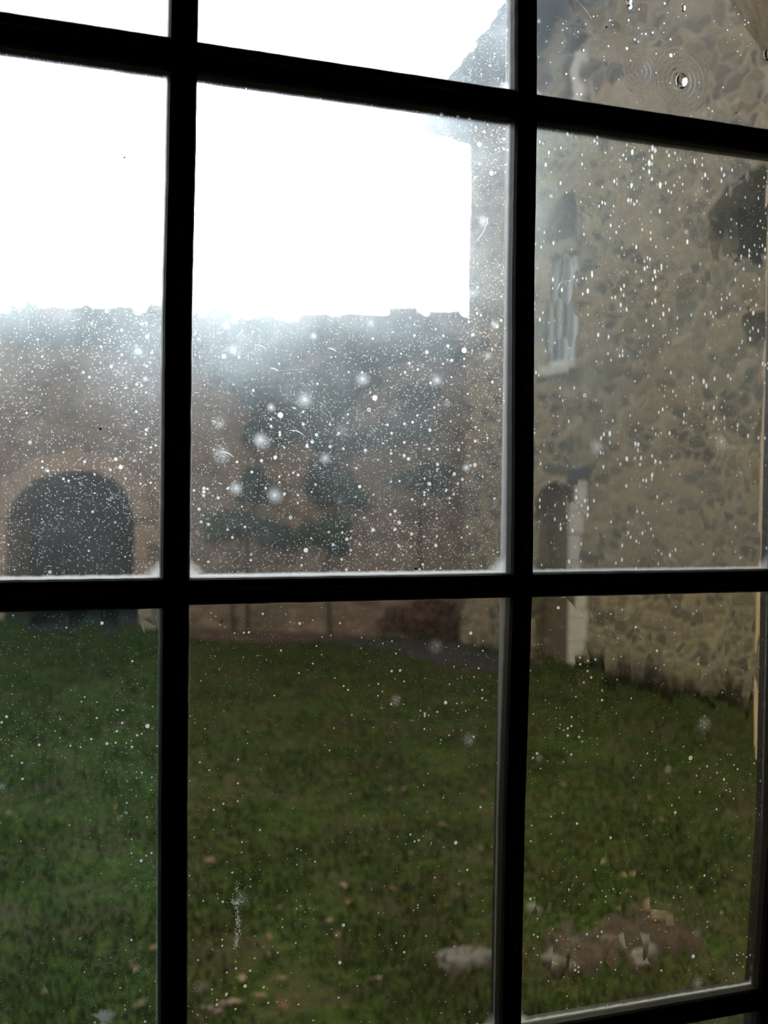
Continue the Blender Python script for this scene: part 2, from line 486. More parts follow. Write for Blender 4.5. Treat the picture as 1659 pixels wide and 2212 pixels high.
# ------------------------------------------------------------------ dark ground patch and bed at the foot of the walls
def patch(name, pts2, z, m, label, cat, bulge=0.05):
    bm = bmesh.new()
    c = Vector((sum(p[0] for p in pts2)/len(pts2), sum(p[1] for p in pts2)/len(pts2)))
    rings = []
    n = len(pts2)*4
    dense = []
    for i in range(len(pts2)):
        a, b = Vector(pts2[i]), Vector(pts2[(i+1) % len(pts2)])
        for k in range(4): dense.append(a.lerp(b, k/4))
    for r in (1.0, 0.8, 0.5, 0.2):
        ring = []
        for q in dense:
            j = noise.noise(Vector((q.x*1.7, q.y*1.7, 9)))*0.12
            w = c+(q-c)*(r*(1+j*0.4))
            ring.append(bm.verts.new((w.x, w.y, gz(w.x, w.y)+z*(0.2 if r == 1.0 else 1)-(0.03 if r == 1.0 else 0)+(bulge*(1-r)))))
        rings.append(ring)
    for a, b in zip(rings, rings[1:]):
        for i in range(n): bm.faces.new((a[i], a[(i+1) % n], b[(i+1) % n], b[i]))
    bm.faces.new(rings[-1])
    return tag(bm_obj(name, bm, m, smooth=True), label, cat, kind='structure')
patch('dark_ground_patch', [(4.6, 19.6), (6.0, 17.6), (6.2, 15.6), (7.0, 14.9), (8.2, 15.6), (7.6, 18.3), (6.6, 19.0)], 0.03, M_dark_ground, 'dark strip of ground before the far building corner', 'path')  # ground patch, darker than the lawn round it
patch('bare_earth', [(2.9, 5.6), (3.1, 6.05), (3.7, 6.2), (4.3, 5.9), (4.2, 5.45), (3.5, 5.3)], 0.012, M_bare, 'bare brown patch of earth in the grass near the window', 'bare patch', 0.03)
patch('earth_bed', [(1.9, 21.2), (2.2, 20.1), (4.0, 19.3), (5.6, 18.9), (6.2, 19.1), (6.0, 19.5), (4.0, 20.3)], 0.05, M_soil, 'pinkish earth bed along the foot of the far wall', 'flower bed')

# ------------------------------------------------------------------ ivy
def ivy_leaves(bm, cx_, cz_, rs, rz, n, A, N, D, depth=0.25, size=0.13, seed=0):
    rr = random.Random(seed)
    for k in range(n):
        a = rr.uniform(0, 2*PI); q = math.sqrt(rr.random())
        lob = 1+0.35*math.sin(3*a+seed)+0.2*math.sin(7*a+seed*2)
        s = cx_+math.cos(a)*q*rs*lob; z = cz_+math.sin(a)*q*rz*lob
        if z < 0.02: continue
        w = -rr.uniform(0.02, depth*(1-0.7*q)+0.04)
        P = A+D*s+N*w+Vector((0, 0, z))
        h = size*rr.uniform(0.6, 1.25)
        e1 = (D*rr.uniform(0.6, 1)+Vector((0, 0, rr.uniform(-0.6, 0.6)))+N*rr.uniform(-0.5, 0.5)).normalized()
        e2 = (Vector((0, 0, -1))+D*rr.uniform(-0.5, 0.5)-N*rr.uniform(0.1, 0.7)).normalized()
        nn = e1.cross(e2).normalized()
        sh = ((0, 0, 0), (0.55, -0.05, 0.08), (0.38, 0.4, 0.03), (0.0, 1.0, -0.1), (-0.38, 0.4, 0.03), (-0.55, -0.05, 0.08))
        vv = [bm.verts.new(P+e1*x*h+e2*y*h+nn*zz*h) for x, y, zz in sh]
        bm.faces.new((vv[0], vv[1], vv[2], vv[3])); bm.faces.new((vv[0], vv[3], vv[4], vv[5]))
def ivy(label, blobs, stem_pts, seed, m=None):
    t = empty('ivy_plant', tuple(A3+D3*stem_pts[0][0]+N3*(-0.05)))
    tag(t, label, 'ivy')
    bm = bmesh.new()
    for i, (s, z, rs, rz, n) in enumerate(blobs): ivy_leaves(bm, s, z, rs, rz, n, A3, N3, D3, 0.3, 0.14, seed+i)
    into(t, bm_obj('foliage', bm, m or M_ivy))
    bm = bmesh.new()
    ring0 = None
    for i, (s, z) in enumerate(stem_pts):
        r = 0.028*(1-0.6*i/len(stem_pts))
        P = A3+D3*s+N3*(-0.05)+Vector((0, 0, z))
        ring = [bm.verts.new(P+D3*math.cos(a)*r-N3*math.sin(a)*r) for a in [2*PI*k/6 for k in range(6)]]
        if ring0:
            for k in range(6): bm.faces.new((ring0[k], ring0[(k+1) % 6], ring[(k+1) % 6], ring[k]))
        else: bm.faces.new(ring)
        ring0 = ring
    bm.faces.new(ring0[::-1])
    into(t, bm_obj('stem', bm, M_stem))
    return t
ivy('dark ivy plant spilling over the wall top and down its left half', [(4.5, 6.05, 0.9, 0.55, 1100), (5.2, 5.35, 0.6, 0.4, 500), (6.1, 6.1, 1.0, 0.45, 1000), (6.35, 4.75, 0.75, 0.55, 900), (5.7, 4.35, 0.5, 0.35, 420)], [(5.3, 0.0), (5.25, 1.6), (5.5, 3.2), (5.3, 4.6), (4.9, 5.9)], 11)
ivy('dark ivy plant climbing the middle of the far wall', [(7.5, 5.9, 0.8, 0.5, 800), (7.2, 5.2, 0.55, 0.45, 500), (7.3, 4.1, 0.8, 0.22, 380), (6.9, 3.3, 0.45, 0.3, 350), (7.25, 2.95, 0.45, 0.25, 300), (6.9, 2.15, 0.5, 0.3, 330)], [(7.0, 0.0), (6.9, 1.4), (7.1, 2.7), (7.3, 4.1), (7.5, 5.6)], 31)
ivy('ivy plant in loose clumps near the building corner', [(8.75, 6.0, 0.75, 0.4, 600), (8.5, 4.35, 0.5, 0.25, 280), (8.9, 3.3, 0.5, 0.22, 250), (8.75, 4.9, 0.3, 0.3, 180)], [(8.9, 0.0), (8.8, 1.8), (8.85, 3.3), (8.6, 4.6), (8.75, 5.9)], 53)
ivy('low spread of ivy on the foot of the wall right of the gateway', [(5.1, 2.3, 0.75, 0.22, 420), (5.4, 3.1, 0.3, 0.3, 200), (5.9, 2.05, 0.3, 0.18, 130)], [(5.0, 0.0), (4.95, 1.1), (5.2, 2.3)], 71)
ivy('band of ivy along the wall top above the gateway', [(0.3, 6.4, 1.1, 0.35, 700), (1.9, 6.3, 1.1, 0.4, 800), (3.2, 6.35, 0.9, 0.4, 620), (-1.6, 6.4, 1.2, 0.35, 600)], [(3.6, 0.0), (3.65, 2.4), (3.6, 4.2), (3.3, 6.2)], 91)
ivy('reddish brown low plant against the foot of the wall by the building', [(8.9, 0.45, 0.7, 0.4, 420)], [(8.9, 0.0), (8.9, 0.3), (8.8, 0.6)], 111, M_bush)

def weeds(label, s0, s1, h, seed):  # weeds added to darken the foot of the building wall
    rr = random.Random(seed)
    P0 = R3+RD3*(s0+s1)/2-RN*0.25
    t = empty('added_weed_clump', tuple(P0))
    tag(t, label, 'added plant', 'weeds added to darken the foot of the building')
    bm = bmesh.new(); bs = bmesh.new()
    for k in range(int((s1-s0)*26)):
        s = rr.uniform(s0, s1); w = -rr.uniform(0.08, 0.42); H = h*rr.uniform(0.45, 1.1)
        B = R3+RD3*s+RN*w; B.z = gz(B.x, B.y)-0.02
        lean = Vector((rr.uniform(-0.15, 0.15), rr.uniform(-0.15, 0.15), 0))
        T = B+Vector((0, 0, H))+lean
        a = Vector((0.006, 0, 0)); b = Vector((0, 0.006, 0))
        q = [bs.verts.new(B+a), bs.verts.new(B-a+b), bs.verts.new(B-b-a), bs.verts.new(T)]
        for i in range(3): bs.faces.new((q[i], q[(i+1) % 3], q[3]))
        for j in range(9):
            f = (j+1)/9; P = B.lerp(T, f); an = rr.uniform(0, 6.28); L = 0.13*(1.15-f*0.7)
            d = Vector((math.cos(an), math.sin(an), rr.uniform(-0.4, 0.3)))*L; e = Vector((-math.sin(an), math.cos(an), 0.2))*L*0.34
            vv = [bm.verts.new(P), bm.verts.new(P+d*0.5+e), bm.verts.new(P+d), bm.verts.new(P+d*0.5-e)]
            bm.faces.new(vv)
    into(t, bm_obj('foliage', bm, M_added_weed)); into(t, bm_obj('stem', bs, M_stem))
weeds('low dark weeds added to darken the foot of the building right of its door', 3.3, 4.5, 0.45, 1)
weeds('taller brownish weeds added to darken the middle of the building wall foot', 4.6, 6.0, 0.55, 2)
weeds('dense dark weeds added to darken the nearer end of the building wall foot', 6.1, 8.4, 0.6, 3)
weeds('small added weeds darkening the wall foot left of the building door', 0.9, 1.9, 0.35, 4)

# ------------------------------------------------------------------ lawn details: blades of grass, dead leaves, stones
def grass_mesh():
    vs, fs = [], []
    rr = random.Random(3)
    n = 0
    while n < 52000:
        d = 3.0+17.5*rr.random()**1.7
        an = rr.uniform(-0.16, 0.85)
        x, y = math.sin(an)*d, math.cos(an)*d
        if y < 3.0: continue
        q = (Vector((x, y, 0))-R3)
        if q.dot(RN) > -0.1: continue
        if (Vector((x, y, 0))-A3).dot(N3) > -0.1: continue
        cl = noise.noise(Vector((x*1.1, y*1.1, 2)))
        if cl < rr.uniform(-0.7, 0.1): continue
        z = gz(x, y)
        h = rr.uniform(0.02, 0.06)*(1+0.8*max(0, cl))*(1+d*0.02); w = rr.uniform(0.003, 0.006)*(1+d*0.10)
        a = rr.uniform(0, 2*PI); lx, ly = math.cos(a), math.sin(a); ln = rr.uniform(0.2, 0.9)*h
        b = len(vs)
        vs += [(x-ly*w, y+lx*w, z-0.01), (x+ly*w, y-lx*w, z-0.01), (x+lx*ln*0.4+ly*w*0.7, y+ly*ln*0.4-lx*w*0.7, z+h*0.65), (x+lx*ln*0.4-ly*w*0.7, y+ly*ln*0.4+lx*w*0.7, z+h*0.65), (x+lx*ln, y+ly*ln, z+h)]
        fs += [(b, b+1, b+2, b+3), (b+3, b+2, b+4)]
        n += 1
    return raw_obj('grass', vs, fs, M_blade)
tag(grass_mesh(), 'short green and straw coloured grass growing over the lawn', 'grass', kind='stuff')

def leaf_proto():
    bm = bmesh.new()
    sh = [(0, -0.5), (0.28, -0.25), (0.34, 0.1), (0.16, 0.42), (0, 0.62), (-0.16, 0.42), (-0.34, 0.1), (-0.28, -0.25)]
    ce = [bm.verts.new((0, y, 0.0)) for y in (-0.5, -0.2, 0.2, 0.62)]
    R_ = [bm.verts.new((x, y, 0.16)) for x, y in ((0.28, -0.25), (0.34, 0.12), (0.15, 0.42))]
    L_ = [bm.verts.new((-x, y, 0.10)) for x, y in ((0.28, -0.25), (0.34, 0.12), (0.15, 0.42))]
    for Q in (R_, L_):
        for f in ((ce[0], Q[0], ce[1]), (ce[1], Q[0], Q[1], ce[2]), (ce[2], Q[1], Q[2]), (ce[2], Q[2], ce[3])):
            bm.faces.new(f)
    me = bpy.data.meshes.new('fallen_leaf'); bm.to_mesh(me); bm.free(); me.materials.append(M_deadleaf)
    return me
lm = leaf_proto()
rr = random.Random(12)
for k in range(95):
    d = 4.6+5.5*rr.random()**1.5; an = rr.uniform(-0.05, 0.66)
    x, y = math.sin(an)*d, math.cos(an)*d
    o = link('fallen_leaf', lm, None, None, (x, y, gz(x, y)+0.035))
    sc = rr.uniform(0.05, 0.10); o.scale = (sc, sc, sc)
    o.rotation_euler = (rr.uniform(-0.5, 0.5), rr.uniform(-0.5, 0.5), rr.uniform(0, 6.28))
    tag(o, 'small brown dead leaf lying among the grass of the lawn', 'leaf', 'fallen leaves on the lawn')

def rock(name, x, y, sx, sy, sz, m, label, cat='stone', group=None, seed=0, rz=0.0):
    bm = bmesh.new()
    bmesh.ops.create_icosphere(bm, subdivisions=3, radius=1.0)
    for v in bm.verts:
        f = 1+0.28*noise.noise(v.co*1.3+Vector((seed*3.1, 0, 0)))+0.10*noise.noise(v.co*3.5+Vector((seed, 5, 0)))
        v.co *= f
        v.co = Vector((math.copysign(abs(v.co.x)**0.8, v.co.x)*sx, math.copysign(abs(v.co.y)**0.8, v.co.y)*sy, v.co.z*sz))
    o = bm_obj(name, bm, m, smooth=False, loc=(x, y, gz(x, y)+sz*0.05))
    o.rotation_euler = (0, 0, rz)
    return tag(o, label, cat, group)
rock('stone', 3.03, 5.62, 0.10, 0.07, 0.06, M_rock, 'pale angular stone in the grass at lower right beside the mullion', seed=1, rz=0.4)
rock('stone', 3.29, 6.30, 0.085, 0.06, 0.05, M_rock, 'small pale stone further back in the grass right of the mullion', seed=2, rz=1.0)
rock('stone', 2.50, 5.80, 0.20, 0.15, 0.05, M_rock, 'broad flat greyish pink slab half sunk in the lawn', seed=3, rz=0.2)
rock('stone', 3.62, 5.50, 0.13, 0.10, 0.05, M_rock, 'flat pale stone near the bottom right pane corner', seed=4, rz=0.9)
rock('stone', 3.45, 5.75, 0.09, 0.07, 0.04, M_brownrock, 'brownish stone among the bare patch at lower right', seed=5, rz=2.0)
rock('stone', 4.05, 5.95, 0.11, 0.08, 0.04, M_brownrock, 'tan stone lying right of the bare patch', seed=8, rz=1.2)
rock('stone', 0.22, 5.62, 0.14, 0.06, 0.05, M_rock, 'long pale stone at the bottom of the left pane', seed=6, rz=0.3)
rock('stone', 0.02, 5.60, 0.06, 0.05, 0.045, M_rock, 'small pale stone left of the long one at the bottom left', seed=7)
for k, (dx, dy, q) in enumerate(((0, 0, 0.035), (0.055, 0.02, 0.03), (0.10, 0.0, 0.028), (-0.075, -0.015, 0.03), (-0.03, -0.07, 0.027), (0.075, 0.05, 0.02), (-0.11, 0.02, 0.018))):
    rock('pebble', 0.93+dx, 5.72+dy, q, q*0.85, q*0.8, M_pebble, 'pinkish pebble in the small heap on the grass right of the left mullion', 'pebble', 'pebbles in the heap on the lawn', seed=20+k)

# ------------------------------------------------------------------ our own building: wall with the window opening, and the room
def loft_wall():
    """wall_front: room side, splayed inner reveal, tight frame seat, splayed outer reveal with a flattened arch"""
    NP = 64
    def rect(x0, x1, z0, z1, t):
        cx_, cz_ = (x0+x1)/2, (z0+z1)/2; hx, hz = (x1-x0)/2, (z1-z0)/2
        c, s_ = math.cos(t), math.sin(t)
        k = 1/max(abs(c), abs(s_))
        return (cx_+hx*c*k, cz_+hz*s_*k)
    def archp(t):
        x0, x1, z0, zs = -0.36, 0.727, 2.2, 3.46
        x, z = rect(x0, x1, z0, 3.54, t)
        # arched head
        if z > zs-0.001:
            u = min(1, abs((x-0.1835)/0.5435))
            z = 3.46+0.30*(1-u**6)*(0.35+0.65*(1-u*u)) if u < 0.985 else zs
        return (x, z)
    prof = [(-0.08, lambda t: rect(-0.55, 0.92, 2.15, 3.95, t)), (0.57, lambda t: rect(-0.20, 0.56, 2.27, 3.64, t)), (0.612, lambda t: rect(-0.175, 0.5385, 2.285, 3.61, t)),
            (0.660, lambda t: rect(-0.175, 0.5385, 2.285, 3.61, t)), (0.90, archp)]
    vs, fs = [], []
    for y, fn in prof:
        for k in range(NP):
            x, z = fn(2*PI*(k+0.5)/NP)
            jj = 0.004*noise.noise(Vector((x*9, y*9, z*9))) if y == 0.90 else 0
            vs.append((x+jj, y, z+jj))
    for a in range(len(prof)-1):
        for k in range(NP):
            fs.append((a*NP+k, a*NP+(k+1) % NP, (a+1)*NP+(k+1) % NP, (a+1)*NP+k))
    me_m = []
    base_n = len(fs)
    me_m += [0]*(2*NP)+[0]*NP+[1]*NP
    for y, a, out, mi in ((-0.08, 0, (-2.6, 2.6, 1.3, 4.6), 0), (0.90, len(prof)-1, (-16, 12.2, -0.4, 9.0), 2)):
        x0, x1, z0, z1 = out
        b = len(vs)
        vs += [(x0, y, z0), (x1, y, z0), (x1, y, z1), (x0, y, z1)]
        outer = [Vector((vs[b+i][0], vs[b+i][2], 0)) for i in range(4)]
        inner = [Vector((vs[a*NP+k][0], vs[a*NP+k][2], 0)) for k in range(NP)]
        idx = [b, b+1, b+2, b+3]+[a*NP+k for k in range(NP)]
        for tr in tessellate_polygon([outer, inner]):
            fs.append(tuple(idx[i] for i in tr)); me_m.append(mi)
    o = raw_obj('wall_front', vs, fs, [M_room, M_ochre, M_own])
    for p, mi in zip(o.data.polygons, me_m): p.material_index = mi
    return tag(o, 'thick stone wall round the window', 'wall', kind='structure')
loft_wall()
def room_box(name, x0, x1, y0, y1, z0, z1):
    bm = bmesh.new()
    bmesh.ops.create_cube(bm, size=1.0)
    for v in bm.verts: v.co = Vector(((x0+x1)/2+v.co.x*(x1-x0), (y0+y1)/2+v.co.y*(y1-y0), (z0+z1)/2+v.co.z*(z1-z0)))
    return tag(bm_obj(name, bm, M_room), 'dark '+name.replace('_', ' ')+' of the room', name.split('_')[0], kind='structure')
room_box('floor', -2.6, 2.6, -3.6, -0.08, 1.3, 1.5)
room_box('ceiling', -2.6, 2.6, -3.6, -0.08, 4.4, 4.6)
room_box('wall_left', -2.6, -2.4, -3.6, -0.08, 1.5, 4.4)
room_box('wall_right', 2.4, 2.6, -3.6, -0.08, 1.5, 4.4)
room_box('wall_back', -2.4, 2.4, -3.6, -3.4, 1.5, 4.4)

# ------------------------------------------------------------------ the window: bars
window = empty('window_1', (0.18, 0.62, 2.29))
tag(window, 'old window of dirty rippled glass panes in dark metal glazing bars', 'window', kind='structure')
def bar_mat():
    t = NT('dark_bronzed_bar')
    v = t.mapping(t.obj(), sc=(1, 1, 1))
    n = t.noise(v, 60, 4, 0.6)
    col = t.ramp(n, [(0.35, (0.006, 0.005, 0.006)), (0.7, (0.020, 0.011, 0.005))])
    return t.done(t.princ(col, 0.5, t.bump(n, 0.35, 0.0006), 0.12))
M_bar = bar_mat()
def bar(name, path, vertical, width, seed, front=0.6195):
    """path: (X, Z) centre points; profile moulded towards the room"""
    rr = random.Random(seed)
    P = [Vector(p) for p in path]
    dense = []
    for a, b in zip(P, P[1:]):
        n = max(2, int((b-a).length/0.006))
        dense += [a.lerp(b, k/n) for k in range(n)]
    dense.append(P[-1])
    hw = width/2
    prof = [(-0.86, 0.641), (-0.97, 0.6335), (-1.0, 0.629), (-0.97, 0.6232), (-0.84, front+0.0008), (-0.30, front), (-0.12, front-0.0012), (0.12, front-0.0012), (0.30, front), (0.84, front+0.0008), (0.97, 0.6232), (1.0, 0.629), (0.97, 0.6335), (0.86, 0.641)]
    vs, fs = [], []
    n = len(prof)
    for i, c in enumerate(dense):
        for u, y in prof:
            j = 1+0.035*noise.noise(Vector((seed+i*0.35, 3 if u > 0 else 8, 0)))+0.02*noise.noise(Vector((seed+i*1.3, 13 if u > 0 else 18, 0)))
            off = u*hw*j
            vs.append((c.x+(off if vertical else 0), y, c.y+(0 if vertical else off)))
    m = len(dense)
    for i in range(m-1):
        for k in range(n):
            fs.append((i*n+k, i*n+(k+1) % n, (i+1)*n+(k+1) % n, (i+1)*n+k))
    fs.append(tuple(range(n))); fs.append(tuple(range(m*n-1, (m-1)*n-1, -1)))
    me = bpy.data.meshes.new(name); me.from_pydata(vs, [], fs); me.update()
    bm = bmesh.new(); bm.from_mesh(me); bmesh.ops.recalc_face_normals(bm, faces=bm.faces); bm.to_mesh(me); bm.free()
    return into(window, link(name, me, M_bar))
XL = [(0.071, 2.29), (0.071, 2.667), (0.070, 2.801), (0.070, 3.015), (0.070, 3.114), (0.0712, 3.184), (0.0722, 3.296), (0.0722, 3.61)]
XR = [(0.302, 2.29), (0.3025, 2.631), (0.3030, 2.78), (0.3050, 2.892), (0.3060, 2.944), (0.3052, 3.02), (0.3035, 3.146), (0.3035, 3.209), (0.3035, 3.25), (0.302, 3.334), (0.301, 3.61)]
X3 = [(0.516, 2.29), (0.5195, 2.62), (0.5265, 2.75), (0.5275, 3.61)]
X0 = [(-0.163, 2.29), (-0.163, 3.61)]
bar('mullion', X0, True, 0.020, 1)
bar('mullion', XL, True, 0.0182, 2)
bar('mullion', XR, True, 0.0170, 3)
bar('mullion', X3, True, 0.0190, 4)
rows = [(2.295, 0.018, [0, 0, 0]), (2.615, 0.0180, [0, 0, 0]), (2.9355, 0.0180, [0, 0, 0]), (3.264, 0.0203, [-0.0008, 0, 0]), (3.60, 0.02, [0, 0, 0])]
cols = [(-0.163, 0.0705), (0.0705, 0.303), (0.303, 0.5265)]
rowW = {2: [0.0195, 0.0172, 0.0175], 3: [0.0210, 0.0204, 0.0192]}
for r, (z, w, _) in enumerate(rows):
    for c, (a, b) in enumerate(cols):
        ww = rowW.get(r, [w, w, w])[c]
        dz = {(2, 0): -0.0006}.get((r, c), 0)
        bar('glazing_bar', [(a+0.006, z+dz), (b-0.006, z+dz)], False, ww, 10+r*3+c, 0.6205)

# ------------------------------------------------------------------ the window: panes of old glass
def pane_mats(idx, hw, hh, facet=0.004, facet_scale=(30, 30, 30), wave=0.004, wave_scale=14, hammer=0.0, haze=0.12, haze_col=(0.84, 0.93, 1.0),
              tint=(1.0, 0.985, 0.955), dust=0.5, specks=1.0, elong=1.0, grime=1.0, rings=None, rough_haze=0.45, big=1.0):
    off = (idx*3.17, idx*1.31, idx*2.23)
    # ---- inner face: clear glass whose surface ripples
    t = NT('rippled_glass_inner')
    v = t.mapping(t.obj(), loc=off)
    nrm_ = t.n('ShaderNodeNewGeometry').outputs['Normal']
    warp = t.vec('SCALE', t.noise(v, 35, 2, color=True), 0.012)
    vf = t.vec('ADD', v, warp)
    vor = t.n('ShaderNodeTexVoronoi', feature='F1'); t.put(vor.inputs['Vector'], t.mapping(vf, sc=facet_scale)); vor.inputs['Scale'].default_value = 1.0
    cc = t.vec('SUBTRACT', vor.outputs['Color'], (0.5, 0.5, 0.5))
    tilt = t.vec('SCALE', cc, facet)
    w1 = t.vec('SCALE', t.vec('SUBTRACT', t.noise(v, wave_scale, 1, 0.4, color=True), (0.5, 0.5, 0.5)), wave*2)
    tot = t.vec('ADD', tilt, w1)
    if hammer:
        h1 = t.vec('SCALE', t.vec('SUBTRACT', t.noise(v, 60, 1.5, 0.4, 0.2, color=True), (0.5, 0.5, 0.5)), hammer)
        tot = t.vec('ADD', tot, h1)
    n0 = t.vec('NORMALIZE', t.vec('ADD', nrm_, tot))
    if rings:
        h = None
        for (px_, pz_, R_, amp) in rings:
            dd = t.vec('DISTANCE', t.mapping(t.obj(), sc=(1, 0, 1)), (px_, 0, pz_), out=1)
            fall = t.mapr(dd, 0.0, R_, 1, 0, True)
            wv = t.math('MULTIPLY', t.math('SINE', t.math('MULTIPLY', dd, 1700.0)), 0.13)
            one = t.math('MULTIPLY', t.math('ADD', wv, fall), t.math('MULTIPLY', fall, amp))
            h = one if h is None else t.math('ADD', h, one)
        n0 = t.bump(h, 1.0, 0.001, n0)
    g = t.n('ShaderNodeBsdfGlass'); g.inputs['Roughness'].default_value = 0.0; g.inputs['IOR'].default_value = 1.45
    g.inputs['Color'].default_value = (*tint, 1)
    t.put(g.inputs['Normal'], n0)
    inner = t.done(g.outputs[0])
    # ---- outer face: weathered, dusty, splashed
    t = NT('dirty_glass_outer')
    o = t.obj()
    v = t.mapping(o, loc=off)
    ve = t.mapping(v, sc=(1, 1, 1.0/elong))
    g = t.n('ShaderNodeBsdfGlass'); g.inputs['Roughness'].default_value = 0.0; g.inputs['IOR'].default_value = 1.45
    g.inputs['Color'].default_value = (0.97, 0.98, 0.98, 1)
    hz = t.n('ShaderNodeBsdfGlass'); hz.inputs['Roughness'].default_value = rough_haze; hz.inputs['IOR'].default_value = 1.45
    hz.inputs['Color'].default_value = (*haze_col, 1)
    hz2 = t.n('ShaderNodeBsdfGlass'); hz2.inputs['Roughness'].default_value = 0.75; hz2.inputs['IOR'].default_value = 1.45
    tr = t.n('ShaderNodeBsdfTranslucent'); tr.inputs['Color'].default_value = (0.66, 0.68, 0.68, 1)
    df = t.n('ShaderNodeBsdfDiffuse'); df.inputs['Color'].default_value = (0.4, 0.4, 0.38, 1)
    deposit = t.mixs(0.38, hz2.outputs[0], tr.outputs[0])
    patch_ = t.mapr(t.noise(v, 9, 4, 0.6), 0.35, 0.68, 0.6, 1.6)
    hazef = t.math('MULTIPLY', patch_, haze, clamp=True)
    streak = t.mapr(t.noise(t.mapping(v, rot=(0, 0.5, 0), sc=(1, 1, 0.12)), 500, 2, 0.7), 0.5, 0.8, 0, 0.15)
    hazef = t.math('MULTIPLY', hazef, t.math('ADD', streak, 0.9), clamp=True)
    base = t.mixs(hazef, g.outputs[0], hz.outputs[0])
    def layer(scale, rmax, power, soft, dens, aniso=True):
        vo = t.voro(ve if aniso else v, scale, 'F1', 1.0)
        sp = t.n('ShaderNodeSeparateColor'); t.put(sp.inputs[0], vo.outputs['Color'])
        rad = t.math('MULTIPLY', t.math('POWER', sp.outputs[0], power), rmax)
        rad = t.math('MULTIPLY', rad, dens)
        return t.mapr(vo.outputs['Distance'], t.math('MULTIPLY', rad, soft), rad, 1, 0, True), sp
    dn = t.mapr(t.noise(v, 16, 3, 0.6), 0.35, 0.7, 0.3, 1.5)
    f1, _ = layer(900, 0.62*dust, 1.5, 0.3, t.mapr(dn, 0.3, 1.5, 0.75, 1.2))
    f2, _ = layer(330 if big > 0.5 else 420, 0.42*specks, 4.0, 0.5, dn)
    f3, _ = layer(110, 0.24*specks*big, 8.0, 0.75, 1.0)
    fine = t.math('MULTIPLY', f1, 0.45)
    sp_ = t.math('MAXIMUM', t.math('MAXIMUM', fine, t.math('MULTIPLY', f2, 0.75)), t.math('MULTIPLY', f3, 0.85))
    # soft powdery bursts
    f4, s4 = layer(38, 0.34, 3.0, 0.05, 1.0, False)
    pow_ = t.mapr(t.noise(v, 1500, 2, 0.8), 0.40, 0.75)
    burst = t.math('MULTIPLY', t.math('MULTIPLY', f4, pow_), 0.8*min(1.0, specks))
    sp_ = t.math('MAXIMUM', sp_, burst)
    # grime collected along the edges and in the corners
    sx = t.n('ShaderNodeSeparateXYZ'); t.put(sx.inputs[0], o)
    ax = t.math('SUBTRACT', hw, t.math('ABSOLUTE', sx.outputs[0]))
    az = t.math('SUBTRACT', hh, t.math('ABSOLUTE', sx.outputs[2]))
    azb = t.math('ADD', sx.outputs[2], hh)
    gn = t.noise(v, 220, 4, 0.7)
    gn2 = t.noise(v, 30, 2, 0.6)
    ins = 0.0072
    def edge(dist, w):
        e = t.math('SUBTRACT', dist, ins)
        return t.mapr(t.math('SUBTRACT', e, t.math('MULTIPLY', t.math('SUBTRACT', gn, 0.5), w*1.2)), 0.0, w, 1, 0)
    corner = t.math('ADD', t.math('POWER', t.math('MAXIMUM', t.math('SUBTRACT', 1.0, t.math('DIVIDE', t.math('SUBTRACT', ax, ins), 0.012)), 0.0), 1.0),
                    t.math('POWER', t.math('MAXIMUM', t.math('SUBTRACT', 1.0, t.math('DIVIDE', t.math('SUBTRACT', azb, ins), 0.012)), 0.0), 1.0))
    cg = t.mapr(t.math('ADD', corner, t.math('MULTIPLY', t.math('SUBTRACT', gn, 0.5), 0.8)), 0.95, 1.7, 0, 0.7)
    eg = t.math('MAXIMUM', t.math('MULTIPLY', edge(ax, 0.0008), 0.30), t.math('MULTIPLY', edge(azb, 0.0018), 0.8))
    eg = t.math('MAXIMUM', eg, t.math('MULTIPLY', edge(az, 0.0010), 0.3))
    gr = t.math('MULTIPLY', t.math('MAXIMUM', eg, cg), grime, clamp=True)
    allf = t.math('MAXIMUM', sp_, gr)
    sh = t.mixs(allf, base, deposit)
    outer = t.done(sh)
    return inner, outer

M_edge = NT('pane_edge'); _g = M_edge.n('ShaderNodeBsdfGlass'); _g.inputs['Color'].default_value = (0.5, 0.7, 0.65, 1); M_edge = M_edge.done(_g.outputs[0])

def pane(idx, c, r, label, **kw):
    x0, x1 = cols[c]; z0, z1 = rows[r][0], rows[r+1][0]
    hw, hh = (x1-x0)/2-0.002, (z1-z0)/2-0.002
    inner, outer = pane_mats(idx, hw, hh, **kw)
    y0, y1 = -0.0018, 0.0018
    nx, nz = 2, 2
    vs = [(-hw, y0, -hh), (hw, y0, -hh), (hw, y0, hh), (-hw, y0, hh), (-hw, y1, -hh), (hw, y1, -hh), (hw, y1, hh), (-hw, y1, hh)]
    fs = [(0, 1, 2, 3), (7, 6, 5, 4), (4, 5, 1, 0), (5, 6, 2, 1), (6, 7, 3, 2), (7, 4, 0, 3)]
    o = raw_obj('glass_pane', vs, fs, [inner, outer, M_edge])
    for p, mi in zip(o.data.polygons, (0, 1, 2, 2, 2, 2)): p.material_index = mi
    ctr = Vector(((x0+x1)/2, 0.6305, (z0+z1)/2))
    o.location = ctr - window.location
    o.parent = window
    if label: o['label'] = label
    return o, ctr
panes = {}
MID = dict(facet=0.0035, facet_scale=(40, 40, 26), wave=0.002, haze=0.26, dust=0.9, specks=1.0, grime=1.0)
panes[(0, 3)] = pane(1, 0, 3, 'clear top left pane', **MID)
panes[(1, 3)] = pane(2, 1, 3, 'top middle pane', **MID)
xr = ((0.303+0.5265)/2); zr = (3.264+3.60)/2
